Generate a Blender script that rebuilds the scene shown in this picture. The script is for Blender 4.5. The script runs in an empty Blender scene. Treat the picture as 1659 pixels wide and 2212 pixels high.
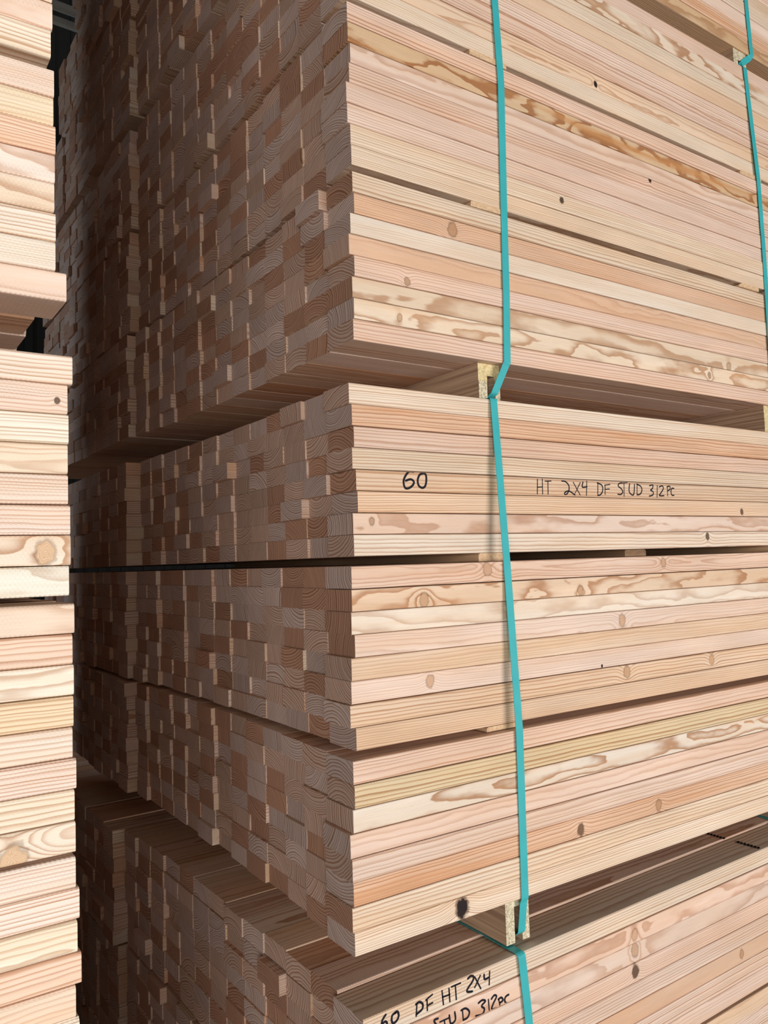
import bpy, math, random
import numpy as np
from mathutils import Matrix, Vector
from mathutils.bvhtree import BVHTree

rnd = random.Random(7)
sc = bpy.context.scene
COL = sc.collection
ZF = 1.096                                   # height of the lumber's reference level above the floor

# ------------------------------------------------------------------ camera, world, lights
F_PX = 1729.985
C_POS = Vector((-0.72473, -1.152686, 0.625139 + ZF))
C_R = Vector((0.8258035, -0.5630960, -0.0311666))
C_U = Vector((-0.0090792, -0.0685314, 0.9976076))
C_D = Vector((0.5638848, 0.8235450, 0.0617059))
cam = bpy.data.cameras.new('camera')
cam.sensor_fit = 'AUTO'; cam.sensor_width = 36.0
cam.lens = 36.0 * F_PX / 2212.0
cam.clip_start = 0.02; cam.clip_end = 60
cam_o = bpy.data.objects.new('camera', cam); COL.objects.link(cam_o)
cam_o.matrix_world = Matrix(((C_R.x, C_U.x, -C_D.x, C_POS.x), (C_R.y, C_U.y, -C_D.y, C_POS.y),
                             (C_R.z, C_U.z, -C_D.z, C_POS.z), (0, 0, 0, 1)))
sc.camera = cam_o

w = bpy.data.worlds.new('world'); sc.world = w; w.use_nodes = True
w.node_tree.nodes['Background'].inputs[0].default_value = (0.95, 0.97, 1.0, 1)
w.node_tree.nodes['Background'].inputs[1].default_value = 0.06


def area(name, loc, target, sx, sy, watts, col):
    l = bpy.data.lights.new(name, 'AREA'); l.shape = 'RECTANGLE'; l.size = sx; l.size_y = sy
    l.energy = watts; l.color = col
    o = bpy.data.objects.new(name, l); COL.objects.link(o)
    o.location = loc
    o.rotation_euler = (Vector(target) - Vector(loc)).to_track_quat('-Z', 'Y').to_euler()
    return o


# daylight through the open yard door behind the camera, and through the far end of the aisle
area('daylight_yard_door', (1.75, -5.2, 1.45), (1.75, 0, 1.5), 3.0, 2.5, 218, (0.985, 0.985, 1.0))
area('added_side_light', (-4.0, -5.2, 1.45), (-2.4, 0, 1.5), 3.8, 2.5, 250, (0.985, 0.985, 1.0))  # added light, no known door; reaches the near columns, leaves the deep aisle dark
area('daylight_far_door', (-3.4, 4.9, 2.7), (0.0, 2.1, 2.7), 1.0, 2.4, 55, (0.84, 0.92, 1.0))

sc.view_settings.view_transform = 'Standard'
sc.view_settings.look = 'None'
sc.view_settings.exposure = 0.0
sc.view_settings.gamma = 1.0
sc.view_settings.use_curve_mapping = False


def lin(rgb):
    out = []
    for c in rgb:
        c /= 255.0
        out.append(c / 12.92 if c <= 0.04045 else ((c + 0.055) / 1.055) ** 2.4)
    return out


# ------------------------------------------------------------------ materials
class NT:
    def __init__(self, name):
        self.m = bpy.data.materials.new(name); self.m.use_nodes = True
        self.t = self.m.node_tree
        self.b = self.t.nodes['Principled BSDF']

    def n(self, kind, **kw):
        nd = self.t.nodes.new(kind)
        for k, v in kw.items():
            setattr(nd, k, v)
        return nd

    def put(self, sock, v):
        if isinstance(v, bpy.types.NodeSocket):
            self.t.links.new(v, sock)
        elif v is not None:
            sock.default_value = v

    def math(self, op, a, b=None, c=None, clamp=False):
        nd = self.n('ShaderNodeMath', operation=op); nd.use_clamp = clamp
        for i, v in enumerate((a, b, c)):
            if v is not None:
                self.put(nd.inputs[i], v)
        return nd.outputs[0]

    def step(self, x, lo, hi, a=0.0, b=1.0):
        nd = self.n('ShaderNodeMapRange', interpolation_type='SMOOTHSTEP')
        for i, v in enumerate((x, lo, hi, a, b)):
            self.put(nd.inputs[i], v)
        return nd.outputs[0]

    def comb(self, x, y, z):
        nd = self.n('ShaderNodeCombineXYZ')
        for i, v in enumerate((x, y, z)):
            self.put(nd.inputs[i], v)
        return nd.outputs[0]

    def noise(self, vec, scale, detail=2.0, rough=0.5):
        nd = self.n('ShaderNodeTexNoise')
        self.put(nd.inputs['Vector'], vec)
        nd.inputs['Scale'].default_value = scale
        nd.inputs['Detail'].default_value = detail
        nd.inputs['Roughness'].default_value = rough
        return nd

    def mix(self, f, a, b, blend='MIX'):
        nd = self.n('ShaderNodeMix', data_type='RGBA', blend_type=blend)
        self.put(nd.inputs[0], f); self.put(nd.inputs[6], a); self.put(nd.inputs[7], b)
        return nd.outputs[2]

    def attr(self, name):
        return self.n('ShaderNodeAttribute', attribute_name=name)

    def sep(self, s):
        nd = self.n('ShaderNodeSeparateXYZ'); self.put(nd.inputs[0], s)
        return nd.outputs


def lumber_material():
    k = NT('planed_softwood')
    M = k.math
    x, y, z = k.sep(k.attr('bp').outputs['Vector'])
    tint = k.attr('tint'); end = tint.outputs['Alpha']; tint = tint.outputs['Color']
    ra = k.attr('ringp'); cy, cz, sp = k.sep(ra.outputs['Color']); contrast = ra.outputs['Alpha']
    ma = k.attr('misc'); seed, wave, streak = k.sep(ma.outputs['Color']); dimple = ma.outputs['Alpha']
    s1 = M('MULTIPLY', seed, 37.0); s2 = M('MULTIPLY', seed, 91.0)
    # slow wander of the growth rings along the board
    nw = k.noise(k.comb(M('ADD', M('MULTIPLY', x, 2.6), s1), M('ADD', M('MULTIPLY', y, 9.0), s2), M('MULTIPLY', z, 9.0)), 1.0, 2.0)
    wr, wg, _ = k.sep(nw.outputs['Color'])
    nm2 = k.noise(k.comb(M('ADD', M('MULTIPLY', x, 15.0), s2), M('MULTIPLY', y, 30.0), M('MULTIPLY', z, 42.0)), 1.0, 2.0)
    mr, mg, _ = k.sep(nm2.outputs['Color'])
    wv2 = M('MULTIPLY', M('ADD', M('MULTIPLY', wave, 0.11), 0.0018), M('SUBTRACT', 1.0, M('MULTIPLY', end, 0.6)))
    yy = M('ADD', M('SUBTRACT', y, cy), M('ADD', M('MULTIPLY', M('SUBTRACT', wr, 0.5), wave), M('MULTIPLY', M('SUBTRACT', mr, 0.5), wv2)))
    zz = M('ADD', M('SUBTRACT', z, cz), M('ADD', M('MULTIPLY', M('SUBTRACT', wg, 0.5), wave), M('MULTIPLY', M('SUBTRACT', mg, 0.5), wv2)))
    zz = M('ADD', zz, M('MULTIPLY', x, M('MULTIPLY', M('SUBTRACT', M('FRACT', M('MULTIPLY', seed, 3.7)), 0.5), 0.022)))
    r = M('SQRT', M('ADD', M('MULTIPLY', yy, yy), M('MULTIPLY', zz, zz)))
    side = M('SUBTRACT', 1.0, end)
    nk = k.noise(k.comb(x, M('ADD', z, s1), y), 90.0, 2.0)
    knots = []
    for nm in ('knota', 'knotb'):
        ka = k.attr(nm); kx, kz, kr = k.sep(ka.outputs['Color']); kd = ka.outputs['Alpha']
        dx = M('SUBTRACT', x, kx); dz = M('MULTIPLY', M('SUBTRACT', z, kz), 0.78)
        d = M('SQRT', M('ADD', M('MULTIPLY', dx, dx), M('MULTIPLY', dz, dz)))
        q = M('DIVIDE', d, M('MULTIPLY', kr, 2.2))
        inf = M('MULTIPLY', M('EXPONENT', M('MULTIPLY', M('MULTIPLY', q, q), -1.0)), M('MULTIPLY', kr, 0.9))
        r = M('ADD', r, M('MULTIPLY', inf, side))
        d2 = M('ADD', d, M('MULTIPLY', M('SUBTRACT', nk.outputs[0], 0.5), M('MULTIPLY', kr, 0.9)))
        mask = M('MULTIPLY', k.step(M('DIVIDE', d2, kr), 0.85, 1.0, 1.0, 0.0), side)
        e = M('DIVIDE', M('SUBTRACT', d2, kr), M('MULTIPLY', kr, 0.16))
        rim = M('MULTIPLY', M('EXPONENT', M('MULTIPLY', M('MULTIPLY', e, e), -1.0)), side)
        rngs = M('FRACT', M('DIVIDE', d2, 0.0021))
        knots.append((mask, rim, kd, rngs))
    nfine = k.noise(k.comb(M('ADD', M('MULTIPLY', x, 3.0), s2), M('MULTIPLY', y, 60.0), M('MULTIPLY', z, 60.0)), 1.0, 1.0)
    ph = M('ADD', M('DIVIDE', r, sp), M('MULTIPLY', nfine.outputs[0], 0.5))
    # unequal ring widths
    nvar = k.n('ShaderNodeTexNoise', noise_dimensions='1D'); k.put(nvar.inputs['W'], M('ADD', M('MULTIPLY', ph, 0.33), s1))
    nvar.inputs['Scale'].default_value = 1.0; nvar.inputs['Detail'].default_value = 1.0
    ph = M('ADD', ph, M('MULTIPLY', nvar.outputs[0], 1.3))
    t = M('FRACT', ph)
    late = M('MULTIPLY', M('POWER', k.step(t, 0.30, 0.90), 1.6), k.step(t, 0.91, 0.99, 1.0, 0.0))
    late = M('MULTIPLY', late, M('ADD', 0.45, M('MULTIPLY', nvar.outputs[0], 1.15)))
    dark = k.mix(1.0, tint, (0.58, 0.38, 0.26, 1), 'MULTIPLY')
    col = k.mix(M('MULTIPLY', late, contrast, clamp=True), tint, dark)
    # the wood shifts between pinkish and creamy along one board
    n5 = k.noise(k.comb(M('ADD', M('MULTIPLY', x, 2.2), s1), M('ADD', M('MULTIPLY', y, 10.0), s1), M('ADD', M('MULTIPLY', z, 26.0), s2)), 1.0, 3.0)
    hue = k.mix(k.step(n5.outputs[0], 0.34, 0.66), (1.02, 1.03, 1.06, 1), (0.99, 0.93, 0.88, 1))
    col = k.mix(side, col, k.mix(1.0, col, hue, 'MULTIPLY'))
    # resin streaks and heartwood patches
    n2 = k.noise(k.comb(M('ADD', M('MULTIPLY', x, 1.7), s2), M('MULTIPLY', y, 14.0), M('ADD', M('MULTIPLY', z, 34.0), s1)), 1.0, 2.0)
    warm = k.mix(1.0, tint, (0.86, 0.58, 0.36, 1), 'MULTIPLY')
    col = k.mix(M('MULTIPLY', k.step(n2.outputs[0], 0.50, 0.70), M('MULTIPLY', streak, side), clamp=True), col, warm)
    # fibres and faint blotches
    n3 = k.noise(k.comb(M('ADD', M('MULTIPLY', x, 14.0), s1), M('MULTIPLY', y, 700.0), M('MULTIPLY', z, 700.0)), 1.0, 2.0)
    n4 = k.noise(k.comb(M('ADD', M('MULTIPLY', x, 4.0), s1), M('ADD', M('MULTIPLY', y, 16.0), s2), M('MULTIPLY', z, 16.0)), 1.0, 3.0)
    v = M('ADD', M('ADD', 0.74, M('MULTIPLY', n3.outputs[0], 0.28)), M('MULTIPLY', n4.outputs[0], 0.24))
    col = k.mix(1.0, col, k.comb(v, v, v), 'MULTIPLY')
    for mask, rim, kd, rngs in knots:
        kl = k.mix(rngs, k.mix(1.0, tint, (0.90, 0.78, 0.66, 1), 'MULTIPLY'), k.mix(1.0, tint, (0.70, 0.52, 0.38, 1), 'MULTIPLY'))
        base = k.mix(M('POWER', kd, 2.4), kl, (0.020, 0.011, 0.010, 1))
        col = k.mix(mask, col, base)
        col = k.mix(M('MULTIPLY', rim, M('ADD', 0.35, M('MULTIPLY', kd, 0.4))), col, (0.12, 0.06, 0.03, 1))
    k.put(k.b.inputs['Base Color'], col)
    k.b.inputs['Roughness'].default_value = 0.68
    k.b.inputs['Specular IOR Level'].default_value = 0.25
    # feed roller dimples and raised late wood
    row = M('MULTIPLY', M('ROUND', M('DIVIDE', z, 0.0042)), 0.5)
    dm = M('MULTIPLY', M('SINE', M('MULTIPLY', M('ADD', M('DIVIDE', x, 0.0056), row), 6.2832)),
           M('COSINE', M('MULTIPLY', M('DIVIDE', z, 0.0042), 6.2832)))
    nd = k.noise(k.comb(M('ADD', M('MULTIPLY', x, 5.0), s2), s1, M('MULTIPLY', z, 30.0)), 1.0, 1.0)
    dm = M('MULTIPLY', M('MULTIPLY', k.step(dm, 0.1, 0.8), dimple), M('MULTIPLY', k.step(nd.outputs[0], 0.35, 0.6), side))
    hgt = M('SUBTRACT', M('ADD', M('MULTIPLY', late, 0.3), M('MULTIPLY', n3.outputs[0], 0.5)), M('MULTIPLY', dm, 3.2))
    bp = k.n('ShaderNodeBump'); bp.inputs['Strength'].default_value = 0.45; bp.inputs['Distance'].default_value = 0.0006
    k.put(bp.inputs['Height'], hgt); k.put(k.b.inputs['Normal'], bp.outputs[0])
    return k.m


def flake_material():
    k = NT('flake_board')
    tc = k.n('ShaderNodeTexCoord')
    vo = k.n('ShaderNodeTexVoronoi'); vo.inputs['Scale'].default_value = 1.0
    mp = k.n('ShaderNodeMapping'); mp.inputs['Scale'].default_value = (330, 60, 420)
    k.put(mp.inputs[0], tc.outputs['Object']); k.put(vo.inputs['Vector'], mp.outputs[0])
    r, g, b = k.sep(vo.outputs['Color'])
    col = k.mix(r, (0.50, 0.40, 0.25, 1), (0.80, 0.70, 0.50, 1))
    col = k.mix(k.step(g, 0.72, 0.9), col, (0.36, 0.29, 0.16, 1))
    k.put(k.b.inputs['Base Color'], col); k.b.inputs['Roughness'].default_value = 0.85
    bp = k.n('ShaderNodeBump'); bp.inputs['Strength'].default_value = 0.6; bp.inputs['Distance'].default_value = 0.001
    k.put(bp.inputs['Height'], b); k.put(k.b.inputs['Normal'], bp.outputs[0])
    return k.m


def grain_material(name, c0, c1):
    k = NT(name)
    tc = k.n('ShaderNodeTexCoord')
    mp = k.n('ShaderNodeMapping'); mp.inputs['Scale'].default_value = (120, 3, 160)
    k.put(mp.inputs[0], tc.outputs['Object'])
    n = k.noise(mp.outputs[0], 1.0, 3.0)
    k.put(k.b.inputs['Base Color'], k.mix(k.step(n.outputs[0], 0.3, 0.7), c0 + [1], c1 + [1]))
    k.b.inputs['Roughness'].default_value = 0.8
    return k.m


def strap_material():
    k = NT('teal_polyester_strap')
    tc = k.n('ShaderNodeTexCoord')
    wv = k.n('ShaderNodeTexWave', wave_type='BANDS', bands_direction='Z'); wv.inputs['Scale'].default_value = 260
    k.put(wv.inputs['Vector'], tc.outputs['Object'])
    n = k.noise(tc.outputs['Object'], 25.0, 2.0)
    col = k.mix(n.outputs[0], (0.030, 0.37, 0.38, 1), (0.055, 0.45, 0.45, 1))
    k.put(k.b.inputs['Base Color'], col); k.b.inputs['Roughness'].default_value = 0.42
    bp = k.n('ShaderNodeBump'); bp.inputs['Strength'].default_value = 0.15; bp.inputs['Distance'].default_value = 0.0005
    k.put(bp.inputs['Height'], wv.outputs[0]); k.put(k.b.inputs['Normal'], bp.outputs[0])
    return k.m


def rough_material(name, c0, c1, scale, rough=0.9, metal=0.0):
    k = NT(name)
    tc = k.n('ShaderNodeTexCoord'); n = k.noise(tc.outputs['Object'], scale, 5.0)
    k.put(k.b.inputs['Base Color'], k.mix(n.outputs[0], c0 + (1,), c1 + (1,)))
    k.b.inputs['Roughness'].default_value = rough; k.b.inputs['Metallic'].default_value = metal
    return k.m


M_LUMBER = lumber_material()
M_FLAKE = flake_material()
M_LATH = grain_material('rough_sawn_lath', lin((198, 160, 122)), lin((222, 188, 148)))
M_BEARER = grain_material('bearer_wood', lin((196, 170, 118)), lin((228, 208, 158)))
M_FLANK_SHADE = grain_material('bearer_flank_shade', lin((150, 118, 92)), lin((196, 164, 132)))  # bearer wood for the sides, with their shade put into the colour
M_STRAP = strap_material()
M_INK = rough_material('black_marker_ink', (0.010, 0.009, 0.012), (0.022, 0.020, 0.026), 400, 0.6)
M_INK.node_tree.nodes['Principled BSDF'].inputs['Specular IOR Level'].default_value = 0.08
M_FLOOR = rough_material('concrete_floor', (0.16, 0.15, 0.14), (0.26, 0.25, 0.23), 3.0)
M_WALL = rough_material('dark_shed_cladding', (0.020, 0.019, 0.018), (0.045, 0.042, 0.038), 2.0)
M_PIPE = rough_material('weathered_roof_pole', (0.30, 0.29, 0.26), (0.55, 0.52, 0.46), 9.0)


# ------------------------------------------------------------------ helpers
def mesh_obj(name, verts, faces, mat, parent=None, loc=None):
    me = bpy.data.meshes.new(name)
    me.from_pydata(verts, [], faces); me.update()
    me.materials.append(mat)
    o = bpy.data.objects.new(name, me); COL.objects.link(o)
    if loc is not None:
        o.location = loc
    if parent is not None:
        o.parent = parent
    return o


def tag(o, label=None, cat=None, group=None, kind=None):
    if label: o['label'] = label
    if cat: o['category'] = cat
    if group: o['group'] = group
    if kind: o['kind'] = kind
    return o


def box_vf(x0, x1, y0, y1, z0, z1):
    v = [(x, y, z) for x in (x0, x1) for y in (y0, y1) for z in (z0, z1)]
    f = [(0, 1, 3, 2), (4, 6, 7, 5), (0, 4, 5, 1), (2, 3, 7, 6), (0, 2, 6, 4), (1, 5, 7, 3)]
    return v, f


# ------------------------------------------------------------------ the setting
v, f = box_vf(-6, 8, -7, 8.2, -0.1, 0.0)
tag(mesh_obj('floor', v, f, M_FLOOR), kind='structure')
v, f = [], []
for i in range(56):                                        # ribbed sheet cladding
    x0 = -6 + i * 0.25
    for a, b, d in ((x0, x0 + 0.17, 0.0), (x0 + 0.17, x0 + 0.25, -0.035)):
        vv, ff = box_vf(a, b, 8.0 + d, 8.2, 0.0, 9.0)
        n = len(v); v += vv; f += [tuple(q + n for q in ff_) for ff_ in ff]
tag(mesh_obj('wall_back', v, f, M_WALL), kind='structure')


def pole(name, a, b, r, mat):
    a, b = Vector(a), Vector(b); d = (b - a).normalized()
    s = d.orthogonal().normalized(); t = d.cross(s)
    vs, fs = [], []
    N = 20; K = 9
    for k in range(K):
        c = a.lerp(b, k / (K - 1)); rr = r * (1 + 0.06 * math.sin(k * 1.9))
        for i in range(N):
            q = 2 * math.pi * i / N
            vs.append(tuple(c + (s * math.cos(q) + t * math.sin(q)) * rr))
    for k in range(K - 1):
        for i in range(N):
            j = (i + 1) % N
            fs.append((k * N + i, k * N + j, (k + 1) * N + j, (k + 1) * N + i))
    fs.append(tuple(range(N))[::-1]); fs.append(tuple((K - 1) * N + i for i in range(N)))
    return mesh_obj(name, vs, fs, mat)


def along(px, py, dist):
    d = C_D + C_R * ((px - 829.5) / F_PX) - C_U * ((py - 1106) / F_PX)
    return C_POS + d * dist


for lo, rr, lab in (((0.55, 4.0, 4.225 + ZF), 0.030, 'upper weathered roof pole seen over the rear stack'),
                    ((0.55, 4.0, 4.125 + ZF), 0.026, 'lower weathered roof pole just under the first roof pole')):
    tag(pole('roof_pole', (-3.5, 3.7, lo[2] - 0.10), (3.0, 4.2, lo[2] + 0.06), rr, M_PIPE), lab, 'roof pole', 'roof poles')

# ------------------------------------------------------------------ lumber: where every board lies
H, W, LEN = 0.0381, 0.0885, 1.72
TINT = dict(c=(233, 217, 190), w=(236, 224, 202), p=(227, 193, 168), q=(230, 203, 181), t=(223, 190, 151),
            o=(222, 175, 133), y=(215, 196, 143), l=(228, 208, 176), b=(208, 168, 108))
TWORD = dict(c='cream', w='off-white', p='pink', q='pale pink', t='tan', o='orange-tan', y='yellow', l='pale yellow', b='brown-streaked')
# first letter colour, second grain style, from the top course down
FRONT = {
    'S1': ['cs', 'pk', 'qk', 'pd', 'qs', 'on', 'qs', 'pn'],
    'S2': ['ps', 'ys', 'wK', 'pn', 'qd', 'os', 'ls', 'cs'],
    'S3': ['pk', 'tK', 'wk', 'qn', 'tn', 'qn', 'ts', 'td'],
    'S4': ['cs', 'os', 'pd', 'ls', 'ts', 'ts', 'qk', 'ws'],
    'S5': ['ls', 'od', 'wn', 'on', 'pd', 'lk', 'lK', 'ps'],
    'S6': ['ps', 'bB', 'qn', 'ps', 'pn', 'qd', 'ls', 'ls'],
    'S7': ['pn', 'cK', 'ln', 'tn', 'qs', 'ps', 'tk', 'ln'],
    'S8': ['cs', 'qn', 'ps', 'ls', 'cs', 'qn', 'os', 'bk'],
    'A5': ['qn', 'ls', 'pk', 'ws', 'qn', 'cs', 'pk', 'ls'],
    'A4': ['qn', 'yn', 'os', 'qk', 'lk', 'ws', 'wn', 'pn'],
    'A3': ['qs', 'qd', 'ws', 'lk', 'qd', 'qd', 'lK', 'wk'],
    'A2': ['qk', 'os', 'wk', 'ys', 'qd', 'qs', 'ls', 'lk'],
    'A1': ['qd', 'qs', 'wk', 'os', 'tn', 'ws', 'qn', 'ls'],
}
# pack: (front X of the corner, front Y, bottom Z, yaw deg, bow amplitude)
PACKS = {
    'S-1': (-0.045, -0.045, -1.0210, 0.9, 0.006), 'S0': (-0.045, -0.048, -0.7048, 0.9, 0.006),
    'S1': (-0.0410, -0.0540, -0.3886, 0.95, 0.012), 'S2': (-0.0307, -0.0301, 0.0, -0.6, 0.0148), 'S3': (-0.0155, -0.0099, 0.3143, -0.39, 0.0148),
    'S4': (0.0160, 0.0207, 0.6358, -0.05, 0.0148), 'S5': (0.0183, 0.0085, 1.0133, 0.61, 0.0148), 'S6': (0.0237, 0.0108, 1.3306, 0.39, 0.0148),
    'S7': (0.0240, 0.0120, 1.6480, 0.5, 0.012), 'S8': (0.0300, 0.0150, 2.0020, 0.6, 0.010), 'S9': (0.0320, 0.0150, 2.3190, 0.6, 0.010),
    'S10': (0.034, 0.0150, 2.6360, 0.6, 0.010),
    'A5': (-0.502, -0.100, 1.2855, 0, 0.004), 'A6': (-0.504, -0.100, 1.6020, 0, 0.004), 'A7': (-0.504, -0.100, 1.9900, 0, 0.004), 'A8': (-0.504, -0.100, 2.3080, 0, 0.004), 'A9': (-0.504, -0.100, 2.6260, 0, 0.004), 'A4': (-0.499, -0.100, 0.9680, 0, 0.004), 'A3': (-0.484, -0.100, 0.5950, 0, 0.004),
    'A2': (-0.480, -0.100, 0.2815, 0, 0.004), 'A1': (-0.477, -0.100, -0.0280, 0, 0.004), 'A0': (-0.480, -0.100, -0.4020, 0, 0.004), 'A-1': (-0.480, -0.100, -0.7120, 0, 0.004), 'A-2': (-0.480, -0.100, -1.0220, 0, 0.004),
}
CORNER = {  # measured raggedness of the corner boards' ends, bottom course first
    'S6': [-.0004, -.0007, -.0057, -.0069, .0009, .0044, -.0002, -.0003], 'S5': [-.002, .0003, -.0013, .0034, -.0057, -.0022, .0072, .004],
    'S4': [-.0041, -.0045, .0063, .0037, -.0021, .0016, -.0012, -.0053], 'S3': [.0016, -.0087, -.0041, -.0034, .005, -.0009, .0004, .0017],
    'S2': [-.0090, -.0124, -.0081, -.0099, -.0125, -.0051, -.0015, -.0025], 'A4': [.013, 0, .001, -.001, 0, .001, -.001, 0]}
KNOTS = {  # (pack, course from the bottom): (distance along the board, height in it, radius, darkness)
    ('S2', 0): [(0.219, .020, .014, 1.0)], ('S3', 2): [(0.163, .021, .0085, .25), (0.61, .004, .003, 1.0)], ('S3', 4): [(0.670, .018, .010, .3)],
    ('S4', 1): [(0.039, .022, .0052, .5)], ('S2', 2): [(0.520, .014, .009, .85), (0.758, .016, .009, .45)], ('S6', 1): [(0.540, .024, .006, .95)],
    ('S5', 6): [(0.226, .018, .011, .45)], ('S5', 3): [(0.115, .010, .0065, .5)], ('S5', 1): [(0.099, .016, .0055, .35), (1.060, .014, .0065, .6)],
    ('S5', 2): [(1.150, .008, .009, .35)], ('S4', 0): [(1.020, .026, .007, .9)], ('S4', 2): [(1.160, .012, .0065, .9)],
    ('S1', 6): [(0.655, .016, .009, .2)], ('S1', 5): [(0.655, .025, .011, .3)], ('S1', 4): [(0.655, .022, .010, .9)], ('S1', 2): [(1.03, .020, .0075, .4)],
    ('S7', 1): [(0.677, .014, .006, 1.0)], ('S6', 4): [(0.852, .036, .006, 1.0)], ('S3', 1): [(0.690, .022, .010, .35), (0.99, .02, .009, .2)],
    ('S3', 7): [(0.30, .024, .010, .25), (0.82, .022, .008, .3)], ('S3', 6): [(0.15, .012, .010, .3), (0.55, .010, .008, .35)],
    ('A2', 0): [(1.648, .004, .016, .15)], ('A3', 6): [(1.708, .016, .0035, .9)], ('A3', 1): [(1.69, .016, .012, .1)], ('A4', 4): [(1.63, .018, .010, .2)],
}


class B:
    __slots__ = ('stack', 'pack', 'row', 'col', 'M', 'L', 'h', 'style', 'hits', 'front')


boards = []


def style_for(code, seed_rnd):
    """colour and grain numbers of one board: side tint, end tint, ring centre, ring spacing, contrast, wander, streaks, dimples"""
    R_ = seed_rnd
    c, g = code
    mean = lin((227, 200, 178)); j0 = R_.uniform(0.94, 1.04)
    tint = [j0 * (0.58 * t + 0.42 * m_) for t, m_ in zip(lin(TINT[c]), mean)]
    e = R_.random()
    if e < 0.34:
        et = lin((200, 180, 168))
    elif e < 0.72:
        et = lin((198, 171, 152))
    else:
        et = lin((184, 145, 120))
    j = R_.uniform(0.80, 1.02)
    et = [q * j for q in et]
    sp = R_.uniform(0.0028, 0.0052)
    if g in 'kKB':
        ang = R_.choice((0, math.pi)) + R_.uniform(-0.25, 0.25); dist = R_.uniform(0.05, 0.10)
        wave = dict(k=0.030, K=0.050, B=0.075)[g]; contrast = dict(k=0.60, K=0.85, B=1.3)[g]
        sp = dict(k=0.0056, K=0.0072, B=0.0085)[g]
    elif g == 'n':
        ang = R_.uniform(0, 6.28); dist = R_.uniform(0.06, 0.15); wave = 0.014; contrast = 0.36
    else:
        ang = R_.choice((1.57, -1.57)) + R_.uniform(-0.5, 0.5); dist = R_.uniform(0.05, 0.13); wave = 0.008; contrast = 0.72 if g == 's' else 0.58
        sp = R_.uniform(0.0036, 0.0058)
    cy = 0.045 + dist * math.cos(ang); cz = 0.019 + dist * math.sin(ang)
    streak = {'B': 0.9, 'K': 0.35, 'k': 0.2}.get(g, 0.12)
    if code == 'os': streak = 0.6
    return dict(tint=tint, end=et, ring=(cy, cz, sp, contrast), misc=(R_.uniform(0, 10), wave, streak, 1.0 if g == 'd' else R_.choice((0.2, 0.4, 0.7, 0.9))), code=code)


def add_stack(stack, pack, y_off, ncols, x_off=0.0, jit=0.0026, out=0.035, key=None, pitch=0.0895, right=False):
    dx, dy, z0, ro, bow = PACKS[pack]
    ro = math.radians(ro)
    key = key or pack
    coloff = [rnd.gauss(0, 0.0022) for _ in range(ncols)]
    for col in range(ncols):
        # columns lie square to the pack but the pack's end is slightly bowed
        b0 = bow * ((1 - ((col - 5.5) / 6.0) ** 2) - (1 - (5.5 / 6.0) ** 2)) if stack == 'main' else 0.0
        for row in range(8):
            b = B(); b.stack, b.pack, b.row, b.col = stack, pack, row, col
            R_ = random.Random(hash((len(stack), pack, row, col, 11)) if False else (sum(ord(c) * 31 ** i for i, c in enumerate(stack + pack)) * 7919 + row * 131 + col * 17) % 1000003)
            front = col == 0 and stack in ('main', 'across')
            code = FRONT[pack][7 - row] if (front and pack in FRONT) else R_.choice('cpqtolqpt') + R_.choice('ssnksn')
            b.style = style_for(code, R_)
            ex = R_.gauss(0, jit)
            u = R_.random()
            if u < out: ex -= R_.uniform(0.004, 0.015)
            elif u > 1 - 0.5 * out: ex += R_.uniform(0.004, 0.012)
            if col == 0 and pack in CORNER and stack != 'rear': ex = CORNER[pack][row]
            elif front: ex *= 0.5
            b.L = LEN + R_.uniform(-0.002, 0.002)
            b.h = H - (R_.uniform(0.0007, 0.0015) if front else 0.0004)
            yj = R_.uniform(-0.0036, -0.0013) if front else R_.uniform(-0.0003, 0.0003)
            zj = 0.0
            if row == 7 and pack == 'S1': zj = (0.0, 0.0035, 0.001, 0.0025)[col] if col < 4 else R_.uniform(0, 0.002)
            y = y_off + col * pitch
            X = x_off + b0 + ex + coloff[col] * (0 if front else 1)
            if right:                              # a stack whose visible end is its far end
                X = X - b.L
            c, s = math.cos(ro), math.sin(ro)
            wx = dx + X * c - y * s; wy = dy + X * s + y * c + yj
            twist = R_.uniform(-0.0004, 0.0002) if front else 0.0
            b.M = Matrix.Translation((wx, wy, z0 + row * H + zj + ZF)) @ Matrix.Rotation(ro + twist, 4, 'Z')
            b.hits = 0; b.front = front
            if front and stack == 'across':
                b.style['tint'] = [min(0.93, 0.75 * t * 1.25 + 0.25 * m_) for t, m_ in zip(b.style['tint'], (0.90, 0.80, 0.70))]
            boards.append(b)


for pk in ('S-1', 'S0', 'S1', 'S2', 'S3', 'S4', 'S5', 'S6', 'S7', 'S8', 'S9', 'S10'):
    add_stack('main', pk, 0.0, 13)
REAR_OUT = {'S1': -0.036, 'S2': -0.024, 'S3': -0.026, 'S4': -0.046, 'S5': -0.026, 'S6': -0.026, 'S7': -0.020, 'S8': -0.020}
for pk in ('S-1', 'S0', 'S1', 'S2', 'S3', 'S4', 'S5', 'S6', 'S7', 'S8', 'S9', 'S10'):
    add_stack('rear', pk, 13 * 0.0895 + (0.020 if pk != 'S1' else 0.012), dict(S9=10, S10=7).get(pk, 13), x_off=REAR_OUT.get(pk, -0.02), jit=0.0024, out=0.05)
for pk in ('A-2', 'A-1', 'A0', 'A1', 'A2', 'A3', 'A4', 'A5', 'A6', 'A7', 'A8', 'A9'):  # the highest packs are unseen, added to stop light passing over this stack
    add_stack('across', pk, 0.0, 26, jit=0.003, out=0.05, right=True)


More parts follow.
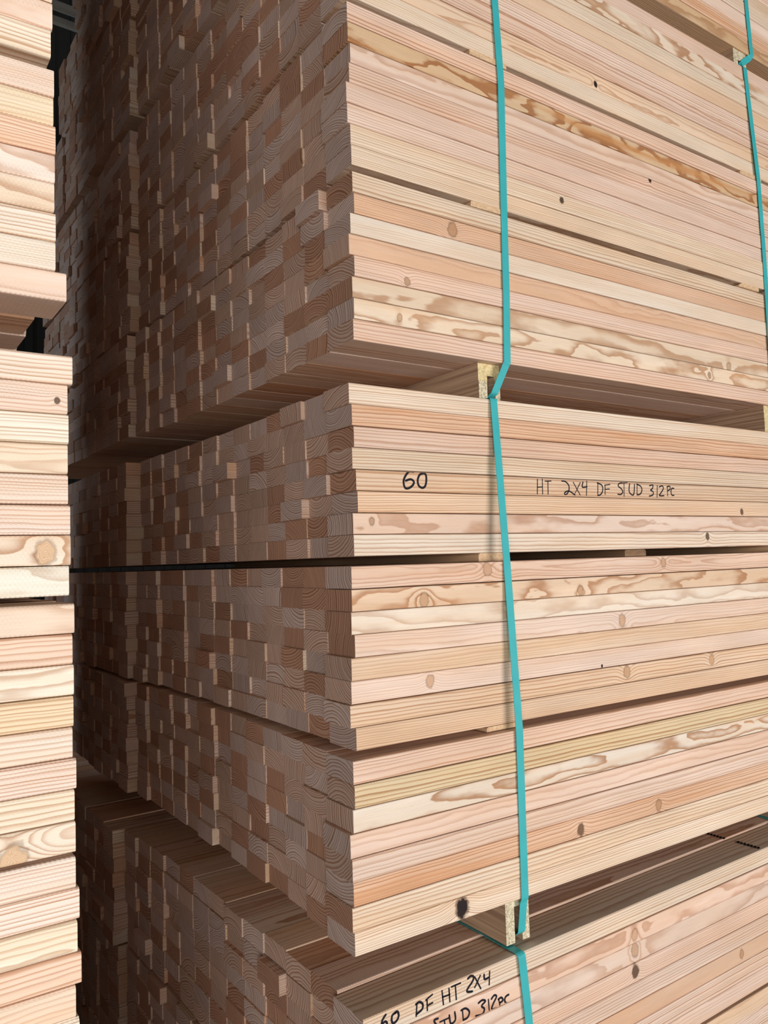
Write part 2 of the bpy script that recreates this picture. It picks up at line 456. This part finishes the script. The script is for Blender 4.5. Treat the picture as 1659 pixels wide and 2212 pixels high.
# ------------------------------------------------------------------ lumber geometry
def section(wd, ht, r, nc):
    pts = []
    for cx, cy, a0 in ((wd - r, ht - r, 0), (r, ht - r, 90), (r, r, 180), (wd - r, r, 270)):
        for i in range(nc + 1):
            a = math.radians(a0 + 90.0 * i / nc)
            pts.append((cx + r * math.cos(a), cy + r * math.sin(a)))
    return pts


def board_geo(b, r, nc, segs):
    R_ = random.Random(int(b.style['misc'][0] * 1e6))
    pts = section(W, b.h, r, nc); m = len(pts)
    P, A, faces = [], [], []
    amp = R_.uniform(-1, 1) * (0.0010 if segs > 1 else 0); amp2 = R_.uniform(-1, 1) * (0.0004 if segs > 1 else 0)
    xs = [b.L * i / segs for i in range(segs + 1)]
    for x in xs:
        t = x / b.L
        oy = amp * math.sin(math.pi * t * 1.0) * (1 if segs > 1 else 0)
        oy += amp2 * math.sin(math.pi * 2 * t)
        for (py, pz) in pts:
            P.append((x, py + oy, pz)); A.append((x, py, pz, 0))
    for k in range(segs):
        for i in range(m):
            j = (i + 1) % m
            faces.append((k * m + i, (k + 1) * m + i, (k + 1) * m + j, k * m + j))
    n = len(P)
    for (py, pz) in pts:
        P.append((0, py, pz)); A.append((0, py, pz, 1))
    for (py, pz) in pts:
        P.append((b.L, py, pz)); A.append((b.L, py, pz, 1))
    faces.append(tuple(n + i for i in range(m))[::-1])
    faces.append(tuple(n + m + i for i in range(m)))
    if faces:
        # make sure the sides face outwards
        faces = [tuple(f_[::-1]) if len(f_) == 4 else f_ for f_ in faces]
    return P, A, faces


def set_attrs(me, rows):
    """rows: list of (A list, style, knots) in vertex order"""
    n = len(me.vertices)
    bp = np.zeros((n, 3), 'f'); tint = np.zeros((n, 4), 'f'); ring = np.zeros((n, 4), 'f'); misc = np.zeros((n, 4), 'f')
    ka = np.zeros((n, 4), 'f'); kb = np.zeros((n, 4), 'f')
    o = 0
    for A, st, kn in rows:
        a = np.array(A, 'f'); m = len(a); s = slice(o, o + m)
        bp[s] = a[:, :3]
        tint[s, :3] = np.where(a[:, 3:4] > 0.5, np.array(st['end'], 'f'), np.array(st['tint'], 'f'))
        tint[s, 3] = a[:, 3]
        ring[s] = st['ring']; misc[s] = st['misc']
        ring[s, 3] = np.where(a[:, 3] > 0.5, 1.0, st['ring'][3])
        ring[s, 2] = np.where(a[:, 3] > 0.5, min(st['ring'][2], 0.0060) * 1.12, st['ring'][2])
        misc[s, 1] = np.where(a[:, 3] > 0.5, min(st['misc'][1], 0.010), st['misc'][1])
        ka[s] = kn[0] if len(kn) > 0 else (-9, -9, 0.001, 0)
        kb[s] = kn[1] if len(kn) > 1 else (-9, -9, 0.001, 0)
        o += m
    for name, typ, arr, fld in (('bp', 'FLOAT_VECTOR', bp, 'vector'), ('tint', 'FLOAT_COLOR', tint, 'color'), ('ringp', 'FLOAT_COLOR', ring, 'color'),
                                ('misc', 'FLOAT_COLOR', misc, 'color'), ('knota', 'FLOAT_COLOR', ka, 'color'), ('knotb', 'FLOAT_COLOR', kb, 'color')):
        at = me.attributes.new(name, typ, 'POINT'); at.data.foreach_set(fld, arr.ravel())


# which boards show largest from where the photograph was taken
bv, bf, own = [], [], []
for i, b in enumerate(boards):
    vv, ff = box_vf(0, b.L, 0, W, 0, b.h)
    n = len(bv); bv += [tuple(b.M @ Vector(q)) for q in vv]; bf += [tuple(n + q for q in f_) for f_ in ff]; own += [i] * 6
tree = BVHTree.FromPolygons(bv, bf)
for py in np.arange(2, 2212, 5.0):
    for px in np.arange(2, 1659, 5.0):
        d = C_D + C_R * ((px - 829.5) / F_PX) - C_U * ((py - 1106) / F_PX)
        hit = tree.ray_cast(C_POS, d, 12.0)
        if hit[2] is not None:
            boards[own[hit[2]]].hits += 1
order = sorted(range(len(boards)), key=lambda i: -boards[i].hits)
single = set(order[:300])

ORD = ['topmost', 'second', 'third', 'fourth', 'fifth', 'sixth', 'seventh', 'lowest']
NTH = ['corner', 'second', 'third', 'fourth', 'fifth', 'sixth', 'seventh', 'eighth', 'ninth', 'tenth', 'eleventh', 'twelfth', 'thirteenth']
PNAME = {'S-1': 'the lowest pack on the floor', 'S0': 'the pack under the bottom lettered pack', 'S1': 'the bottom lettered pack', 'S2': 'the second pack up', 'S3': 'the third pack up', 'S4': 'the middle pack marked 60',
         'S5': 'the pack above the middle gap', 'S6': 'the sixth pack up', 'S7': 'the seventh pack up', 'S8': 'the topmost pack', 'S9': 'the pack over the topmost', 'S10': 'the highest pack',
         'A5': 'its second pack above the gap', 'A6': 'its third pack above the gap', 'A7': 'its fourth pack above the gap', 'A8': 'its fifth pack above the gap', 'A9': 'its highest pack', 'A4': 'the pack above its gap', 'A3': 'the pack below its gap', 'A2': 'its second pack below the gap',
         'A1': 'its third pack below the gap', 'A0': 'its fourth pack below the gap', 'A-1': 'its fifth pack below the gap', 'A-2': 'its lowest pack'}


def board_label(b):
    c = ORD[7 - b.row]
    if b.stack == 'main' and b.col == 0:
        return '%s corner stud, %s course of %s' % (TWORD[b.style['code'][0]], c, PNAME[b.pack])
    if b.stack == 'main':
        return 'stud end %s from the corner, %s course of %s' % (NTH[b.col], c, PNAME[b.pack])
    if b.stack == 'across':
        if b.col == 0:
            return '%s board across the aisle, %s course of %s' % (TWORD[b.style['code'][0]], c, PNAME[b.pack])
        return 'board across the aisle, %s row back, %s course of %s' % (NTH[b.col] if b.col < 13 else 'hidden', c, PNAME[b.pack])
    return 'rear stack stud end, %s column, %s course, level with %s' % ('first' if b.col == 0 else NTH[b.col], c, PNAME[b.pack])


GROUPS = {'main': 'studs in the strapped stack', 'rear': 'studs in the rear stack', 'across': 'boards across the aisle'}
by_key = {}
rest = []
for i, b in enumerate(boards):
    if i not in single:
        rest.append(b); continue
    long_ = b.front
    P, A, faces = board_geo(b, 0.0042 if b.stack == 'across' else 0.0022, 3 if long_ else 2, 8 if long_ else 1)
    o = mesh_obj('lumber_board', P, faces, M_LUMBER)
    set_attrs(o.data, [(A, b.style, KNOTS.get((b.pack, b.row), []) if b.front else [])])
    o.matrix_world = b.M
    tag(o, board_label(b), 'board', GROUPS[b.stack])
    by_key[(b.stack, b.pack, b.row, b.col)] = o
P, faces, rows = [], [], []
for b in rest:
    p, a, f_ = board_geo(b, 0.0042 if b.stack == 'across' else 0.0022, 1, 1)
    n = len(P)
    P += [tuple(b.M @ Vector(q)) for q in p]; faces += [tuple(n + q for q in g) for g in f_]
    rows.append((a, b.style, []))
o = mesh_obj('stacked_lumber', P, faces, M_LUMBER)
set_attrs(o.data, rows)
tag(o, 'the many other stacked studs filling the shadowed depth of the lumber stacks', 'lumber', kind='stuff')

# ------------------------------------------------------------------ laths between the packs and bearers between the bundles
LATHS = [('S6', 'S7', 0.314, 0.414, 1.6354, 1.6480, 0.000, 'upper'), ('S6', 'S7', 1.272, 1.372, 1.6354, 1.6480, 0.004, 'upper far'),
         ('S5', 'S6', 0.300, 0.398, 1.3181, 1.3306, -0.002, 'mid'), ('S5', 'S6', 1.228, 1.320, 1.3181, 1.3306, 0.0, 'mid far'),
         ('S3', 'S4', 0.292, 0.372, 0.6191, 0.6358, 0.012, 'dark'), ('S3', 'S4', 0.420, 0.500, 0.6191, 0.6358, 0.36, 'dark deep'), ('S3', 'S4', 0.860, 0.940, 0.6191, 0.6358, 0.13, 'dark far'),
         ('S3', 'S4', 1.30, 1.38, 0.6191, 0.6358, 0.02, 'dark end'),
         ('S2', 'S3', 0.268, 0.352, 0.3048, 0.3143, -0.024, 'low'), ('S2', 'S3', 1.30, 1.38, 0.3048, 0.3143, -0.02, 'low far')]
LW = {'upper': 'thin spacer lath below the seventh pack, beside the long strap', 'upper far': 'thin spacer lath below the seventh pack, beside the short strap',
      'mid': 'pink spacer lath below the sixth pack, beside the long strap', 'mid far': 'rounded spacer lath below the sixth pack, farther along the gap',
      'dark': 'spacer lath under the middle pack marked 60, behind its strap', 'dark deep': 'spacer lath deep in the black gap under the middle pack',
      'dark far': 'pale spacer lath halfway along the black gap under the middle pack', 'dark end': 'spacer lath near the far end of the black gap',
      'low': 'pink spacer lath below the third pack, beside the strap', 'low far': 'spacer lath below the third pack, near its far end'}
for _, up_, x0, x1, z0, z1, y0, key in LATHS:
    if y0 < 0.02 and y0 > -0.03:
        y0 = PACKS[up_][1] + math.sin(math.radians(PACKS[up_][3])) * x0 - 0.0045
    z0 += 0.0003; zz = z1 - z0 - 0.0004
    vs, fs = [], []
    pr = [(x0, 0), (x1, 0), (x1, zz * 0.75), (x1 - 0.004, zz), (x0 + 0.004 + (0.012 if 'mid far' == key else 0), zz), (x0, zz * (0.75 if key != 'mid far' else 0.35))]
    for yv in (y0, 1.16):
        vs += [(x, yv, z0 + z + ZF) for x, z in pr]
    k = len(pr)
    fs = [tuple(range(k)), tuple(range(2 * k - 1, k - 1, -1))] + [(i, i + k, (i + 1) % k + k, (i + 1) % k) for i in range(k)]
    tag(mesh_obj('spacer_lath', vs, fs, M_LATH), LW[key], 'spacer', 'spacer laths between the packs')


def extrude_y(profile, y0, y1, name, mat, parent=None):
    k = len(profile)
    vs = [(x, y0, z + ZF) for x, z in profile] + [(x, y1, z + ZF) for x, z in profile]
    fs = [tuple(range(k)), tuple(range(2 * k - 1, k - 1, -1))] + [(i, i + k, (i + 1) % k + k, (i + 1) % k) for i in range(k)]
    o_ = mesh_obj(name, vs, fs, mat, parent)
    o_.data.materials.append(M_FLANK_SHADE)
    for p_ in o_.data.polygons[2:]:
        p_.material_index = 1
    return o_


def notch_down(x0, z0, wd, ht, nx, nw, nh):
    return [(x0, z0), (x0 + nx, z0), (x0 + nx, z0 + nh), (x0 + nx + nw, z0 + nh), (x0 + nx + nw, z0), (x0 + wd, z0), (x0 + wd, z0 + ht), (x0, z0 + ht)]


def groove_up(x0, z0, wd, ht, nx, nw, nh):
    return [(x0, z0), (x0 + wd, z0), (x0 + wd, z0 + ht), (x0 + nx + nw, z0 + ht), (x0 + nx + nw, z0 + ht - nh), (x0 + nx, z0 + ht - nh), (x0 + nx, z0 + ht), (x0, z0 + ht)]


BE = 'bearers between the bundles'
for x0, wd, lab in ((0.321, 0.056, 'first'), (1.335, 0.062, 'second')):
    n1 = 'beside the long strap' if lab == 'first' else 'near the far strap'
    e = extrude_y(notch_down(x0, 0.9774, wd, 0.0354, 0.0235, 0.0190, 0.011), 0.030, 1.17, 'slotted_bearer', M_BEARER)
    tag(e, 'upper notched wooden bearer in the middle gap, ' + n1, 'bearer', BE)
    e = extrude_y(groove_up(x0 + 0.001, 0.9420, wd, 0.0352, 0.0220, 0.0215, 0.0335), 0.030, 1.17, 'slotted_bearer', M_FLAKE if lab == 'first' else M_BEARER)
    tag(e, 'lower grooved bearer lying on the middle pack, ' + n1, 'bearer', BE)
for x0, lab in ((0.286, 'chipboard-ended slotted bearer under the strapped bundle, over the lettered pack'), (1.31, 'slotted bearer under the strapped bundle, at its far end')):
    e = extrude_y(notch_down(x0, -0.0785, 0.058, 0.0780, 0.0215, 0.0190, 0.064), -0.027, 1.14, 'slotted_bearer', M_FLAKE)
    tag(e, lab, 'bearer', BE)
e = extrude_y(notch_down(1.292, 1.9534, 0.06, 0.0480, 0.0205, 0.021, 0.020), 0.030, 1.17, 'slotted_bearer', M_FLAKE)
tag(e, 'slotted bearer in the gap under the topmost pack, at the short strap', 'bearer', BE)
for xs, ys, z0, ht, lab in (((0.34, 1.3), (0.0, 1.2), -1.096, 0.0745, 'main'), ((-0.85, -1.9), (-0.07, 2.2), 0.9003, 0.0672, 'gap'), ((-0.85, -1.9), (-0.07, 2.2), -0.0968, 0.0684, 'low'), ((-0.85, -1.9), (-0.07, 2.2), -1.096, 0.0735, 'floor')):
    for i, x in enumerate(xs):
        e = extrude_y(notch_down(x, z0, 0.06, ht, 0.02, 0.02, ht * 0.5), ys[0], 2.3, 'slotted_bearer', M_FLAKE)
        where = {'main': 'on the floor under the strapped stack', 'gap': 'in the wide gap across the aisle', 'low': 'under the third pack across the aisle', 'floor': 'on the floor across the aisle'}[lab]
        tag(e, 'slotted bearer %s, %s its camera-side end' % (where, 'nearer' if i == 0 else 'farther from'), 'bearer', BE)
for i, x in enumerate((0.34, 1.3)):
    e = extrude_y(notch_down(x, 1.9533, 0.06, 0.0482, 0.02, 0.02, 0.02), 1.24, 2.3, 'slotted_bearer', M_FLAKE)
    tag(e, 'slotted bearer in the rear stack under its topmost pack, %s' % ('near end' if i == 0 else 'far end'), 'bearer', BE)
    for z0, ht, q in ((0.9409, 0.0720, 'middle'), (-0.0810, 0.0805, 'low')):
        e = extrude_y(notch_down(x, z0, 0.06, ht, 0.02, 0.02, 0.02), 1.24, 2.3, 'slotted_bearer', M_FLAKE)
        tag(e, 'slotted bearer in the %s gap of the rear stack, %s' % (q, 'near end' if i == 0 else 'far end'), 'bearer', BE)


# ------------------------------------------------------------------ straps
def strap(path, label, wd=0.0175, th=0.0009):
    """flat band along the path; its width lies along X"""
    pts = [Vector(p) for p in path]
    fine = []
    for i, p in enumerate(pts):                        # small rounded bends
        if 0 < i < len(pts) - 1:
            a = (pts[i - 1] - p); b_ = (pts[i + 1] - p)
            ra = min(0.004, a.length * 0.4); rb = min(0.004, b_.length * 0.4)
            p0 = p + a.normalized() * ra; p2 = p + b_.normalized() * rb
            for t in (0, 0.25, 0.5, 0.75, 1.0):
                fine.append(p0 * (1 - t) ** 2 + p * 2 * t * (1 - t) + p2 * t * t)
        else:
            fine.append(p)
    vs, fs = [], []
    n = len(fine)
    for i, p in enumerate(fine):
        d = (fine[min(i + 1, n - 1)] - fine[max(i - 1, 0)]).normalized()
        side = Vector((1, 0, 0)); side = (side - d * side.dot(d)).normalized()
        nor = d.cross(side).normalized()
        for sx, sn in ((-1, -1), (1, -1), (1, 1), (-1, 1)):
            q = p + side * (sx * wd / 2) + nor * (sn * th / 2)
            vs.append((q.x, q.y, q.z + ZF))
    for i in range(n - 1):
        for k in range(4):
            j = (k + 1) % 4
            fs.append((i * 4 + k, i * 4 + j, (i + 1) * 4 + j, (i + 1) * 4 + k))
    fs.append((3, 2, 1, 0)); fs.append(tuple((n - 1) * 4 + k for k in range(4)))
    return tag(mesh_obj('plastic_strap', vs, fs, M_STRAP), label, 'strap', 'teal straps around the bundles')


def fy(pack, x, gap=0.0064):
    """just in front of a pack's long side at x"""
    return PACKS[pack][1] + math.sin(math.radians(PACKS[pack][3])) * x - gap


a2, a3, a4 = fy('S2', 0.325), fy('S3', 0.333), fy('S4', 0.345)
strap([(0.343, 1.15, 0.9414), (0.3435, 0.6, 0.9414), (0.3455, a4 + 0.002, 0.9414), (0.3450, a4, 0.936), (0.3325, a3, 0.615), (0.327, a2, 0.304), (0.324, a2, 0.000), (0.3225, a2 + 0.003, -0.006),
       (0.3175, a2 + 0.006, -0.060), (0.3172, a2 + 0.02, -0.070), (0.3170, 1.13, -0.070)],
      'long teal strap down the three middle packs, ending in the chipboard bearer slot')
d5, d6, d7 = fy('S5', 0.38), fy('S6', 0.39), fy('S7', 0.385)
strap([(0.384, d7, 1.953), (0.388, d7, 1.776), (0.394, d6, 1.600), (0.388, d6 - 0.0003, 1.36), (0.3835, d5, 1.150), (0.3785, d5, 1.0135), (0.3765, d5 + 0.002, 1.0095), (0.3550, 0.022, 0.9520), (0.3540, 0.034, 0.9465), (0.3540, 1.15, 0.9465)],
      'long teal strap down the packs above the middle gap, tucked into its bearers')
d5, d6, d7 = fy('S5', 1.36), fy('S6', 1.35), fy('S7', 1.33)
strap([(1.3230, 1.15, 1.9534), (1.3230, d7 + 0.004, 1.9534), (1.3235, d7, 1.947), (1.3300, d7, 1.880), (1.3500, d6, 1.644), (1.3560, d6, 1.438), (1.362, d5, 1.0165), (1.357, d5 + 0.002, 1.0120)],
      'farther teal strap down the packs above the middle gap, leaving the frame')
d8 = fy('S8', 1.36)
strap([(1.355, d8 - 0.001, 2.60), (1.360, d8, 2.153), (1.371, d8, 2.002), (1.368, d8 + 0.003, 1.9965), (1.3235, 0.028, 1.9640), (1.3230, 0.06, 1.9580), (1.3230, 1.15, 1.9580)],
      'short teal strap on the topmost pack, bent into the bearer below it')
c1 = fy('S1', 0.30)
strap([(0.276, 1.10, -0.0793), (0.283, 0.30, -0.0793), (0.291, 0.04, -0.0793), (0.2945, c1 + 0.005, -0.0830), (0.2955, c1, -0.0870), (0.306, c1, -0.195), (0.317, c1, -0.385)],
      'teal strap over the top and side of the bottom lettered pack')
c1 = fy('S1', 1.28)
strap([(1.318, 1.10, -0.0793), (1.315, 0.12, -0.0793), (1.295, 0.04, -0.0793), (1.280, c1 + 0.005, -0.0830), (1.280, c1, -0.0870), (1.285, c1, -0.385)],
      'dim teal strap over the far end of the bottom lettered pack')


# ------------------------------------------------------------------ handwriting and stamps
def smooth(poly, n=6):
    if len(poly) < 3:
        return [Vector(p) for p in poly]
    P_ = [Vector(p) for p in poly]; P_ = [P_[0]] + P_ + [P_[-1]]
    out = []
    for i in range(1, len(P_) - 2):
        a, b_, c, d = P_[i - 1:i + 3]
        for k in range(n):
            t = k / n
            out.append(0.5 * ((2 * b_) + (c - a) * t + (2 * a - 5 * b_ + 4 * c - d) * t * t + (3 * b_ - a - 3 * c + d) * t ** 3))
    out.append(P_[-2])
    return out


def strokes(name, label, owner, polys, wd, place):
    """marker strokes as one thin ink film; place(u, v) gives the world point, u, v in mm"""
    vs, fs = [], []
    for poly in polys:
        pl = smooth(poly); n0 = len(vs); n = len(pl)
        for i, p in enumerate(pl):
            d = (pl[min(i + 1, n - 1)] - pl[max(i - 1, 0)])
            d = d / max(d.length, 1e-6); nrm = Vector((-d.y, d.x))
            q = p - d * wd * 0.4 if i == 0 else (p + d * wd * 0.4 if i == n - 1 else p)
            hw = wd / 2 * (0.75 if i in (0, n - 1) else 1.0)
            vs.append(place(*(q + nrm * hw))); vs.append(place(*(q - nrm * hw)))
        for i in range(n - 1):
            fs.append((n0 + 2 * i, n0 + 2 * i + 1, n0 + 2 * i + 3, n0 + 2 * i + 2))
    inv = owner.matrix_world.inverted()
    o_ = mesh_obj(name, [tuple(inv @ Vector(q)) for q in vs], fs, M_INK, owner)
    o_['label'] = label
    return o_


def owner(pack, row, col=0):
    return by_key[('main', pack, row, col)]


def on_front(pack, row):
    o_ = owner(pack, row); m = o_.matrix_world
    zlo = m.translation.z + 0.0024; zhi = zlo + 0.0335
    inv = m.inverted()
    tree_ = BVHTree.FromPolygons([tuple(m @ v_.co) for v_ in o_.data.vertices], [tuple(p_.vertices) for p_ in o_.data.polygons])

    def place(u, v_):
        x, z = u / 1000.0, min(max(v_ / 1000.0 + ZF, zlo), zhi)
        h_ = tree_.ray_cast(Vector((x, -0.4, z)), Vector((0, 1, 0)))
        y = h_[0].y if h_[0] is not None else (m @ Vector((0, 0, 0))).y
        return (x, y - 0.0004, z)
    return place


T60 = [[(144,787),(134,787),(125,778),(121,768),(124,757),(133,757),(142,763),(144,769),(137,773),(126,770)],[(166,785),(158,782),(153,772),(155,762),(163,758),(170,762),(173,774),(171,784),(162,785)]]
THT = [[(459,783),(457,752)],[(473,784),(472,752)],[(458,767),(472,768)],[(481,780),(498,781)],[(489,780),(488,752)],[(530,782),(541,781),(550,774),(551,765),(546,757),(539,753),(537,757),(545,761),(555,760),(570,752)],[(565,780),(584,754)],[(586,780),(566,753)],[(595,782),(592,771),(607,772)],[(607,784),(604,753)],[(642,782),(640,753)],[(640,781),(654,777),(657,768),(652,758),(640,753)],[(665,777),(664,757)],[(664,777),(681,779)],[(664,768),(679,769)],[(722,784),(712,782),(709,776),(718,771),(723,764),(717,758),(706,758)],[(718,783),(740,785)],[(729,784),(727,754)],[(748,783),(745,766),(753,758),(761,760),(765,782)],[(774,783),(772,758)],[(773,782),(786,778),(790,769),(783,760),(772,758)],[(818,780),(830,782),(828,774),(821,770),(830,766),(828,759),(815,756)],[(846,781),(843,754)],[(853,778),(864,781),(868,775),(859,765),(852,758),(869,758)],[(883,780),(883,758)],[(882,779),(892,781),(893,774),(884,770)],[(908,776),(900,776),(896,768),(899,760),(907,760)]]
TDF = [[(0,-91),(-5,-95),(-8,-100),(-7,-106),(-1,-108),(2,-105),(-1,-101),(-6,-102)],[(20,-94),(13,-96),(11,-103),(14,-109),(21,-107),(25,-101),(23,-94),(18,-94)],[(62,-95),(60,-113)],[(60,-95),(68,-94),(74,-100),(72,-107),(60,-111)],[(83,-96),(83,-112)],[(81,-95),(94,-91)],[(84,-105),(94,-104)],[(115,-92),(117,-114)],[(130,-93),(131,-114)],[(116,-102),(131,-103)],[(136,-92),(155,-92)],[(144,-92),(145,-115)],[(172,-90),(179,-88),(185,-91),(182,-98),(171,-106),(170,-111),(181,-114)],[(188,-93),(200,-115)],[(200,-94),(187,-109)],[(209,-95),(210,-103),(219,-103)],[(222,-94),(220,-115)]]
TPC = [[(104,-132),(96,-132),(98,-138),(101,-142),(99,-144)],[(108,-139),(126,-139)],[(117,-139),(119,-153)],[(128,-135),(130,-148),(135,-150),(141,-146),(140,-134)],[(157,-138),(158,-153)],[(154,-136),(164,-136),(172,-144),(168,-152),(158,-153)],[(193,-137),(202,-135),(209,-139),(200,-144),(206,-151),(201,-158),(186,-156)],[(216,-139),(217,-160)],[(223,-140),(230,-136),(235,-140),(227,-149),(223,-157),(234,-159)],[(240,-146),(242,-158)],[(239,-146),(246,-145),(250,-151),(242,-153)],[(264,-146),(257,-147),(254,-152),(257,-158),(265,-160)]]
strokes('handwritten_number', 'black marker number 60', owner('S4', 3), T60, 4.3, on_front('S4', 3))
strokes('handwritten_lettering', 'black marker lettering HT 2X4 DF STUD 312PC', owner('S4', 3), THT, 3.0, on_front('S4', 3))
strokes('handwritten_number', 'black marker number 60', owner('S1', 7), TDF[:2], 3.9, on_front('S1', 7))
strokes('handwritten_lettering', 'black marker lettering DF HT 2X4', owner('S1', 7), TDF[2:], 3.9, on_front('S1', 7))
strokes('handwritten_lettering', 'black marker lettering STUD 312pc', owner('S1', 6), TPC, 3.6, on_front('S1', 6))

# worn grade stamps on the top faces of the bottom pack, too smeared to read
for col, x0, yb in ((0, 1.088, -0.030), (1, 1.076, 0.052)):
    ob = by_key.get(('main', 'S1', 7, col))
    if ob is None: continue
    R_ = random.Random(5 + col); polys = []
    for k in range(7):
        v0 = k * 8.6
        polys.append([(2 + R_.uniform(-1, 1), v0), (9 + R_.uniform(-1, 1), v0 + 1.5), (5, v0 + 4.5), (12 + R_.uniform(-1, 1), v0 + 5.5)])
        polys.append([(3, v0 + 6), (11, v0 + 3)])
    zt = (ob.matrix_world @ Vector((0, 0, H - 0.0004))).z + 0.0004
    strokes('grade_stamp', 'smeared black grade stamp', ob, polys, 3.0, lambda u, v_, x0=x0, yb=yb, zt=zt: (x0 + u / 1000.0 * 1.2, yb + v_ / 1000.0, zt))
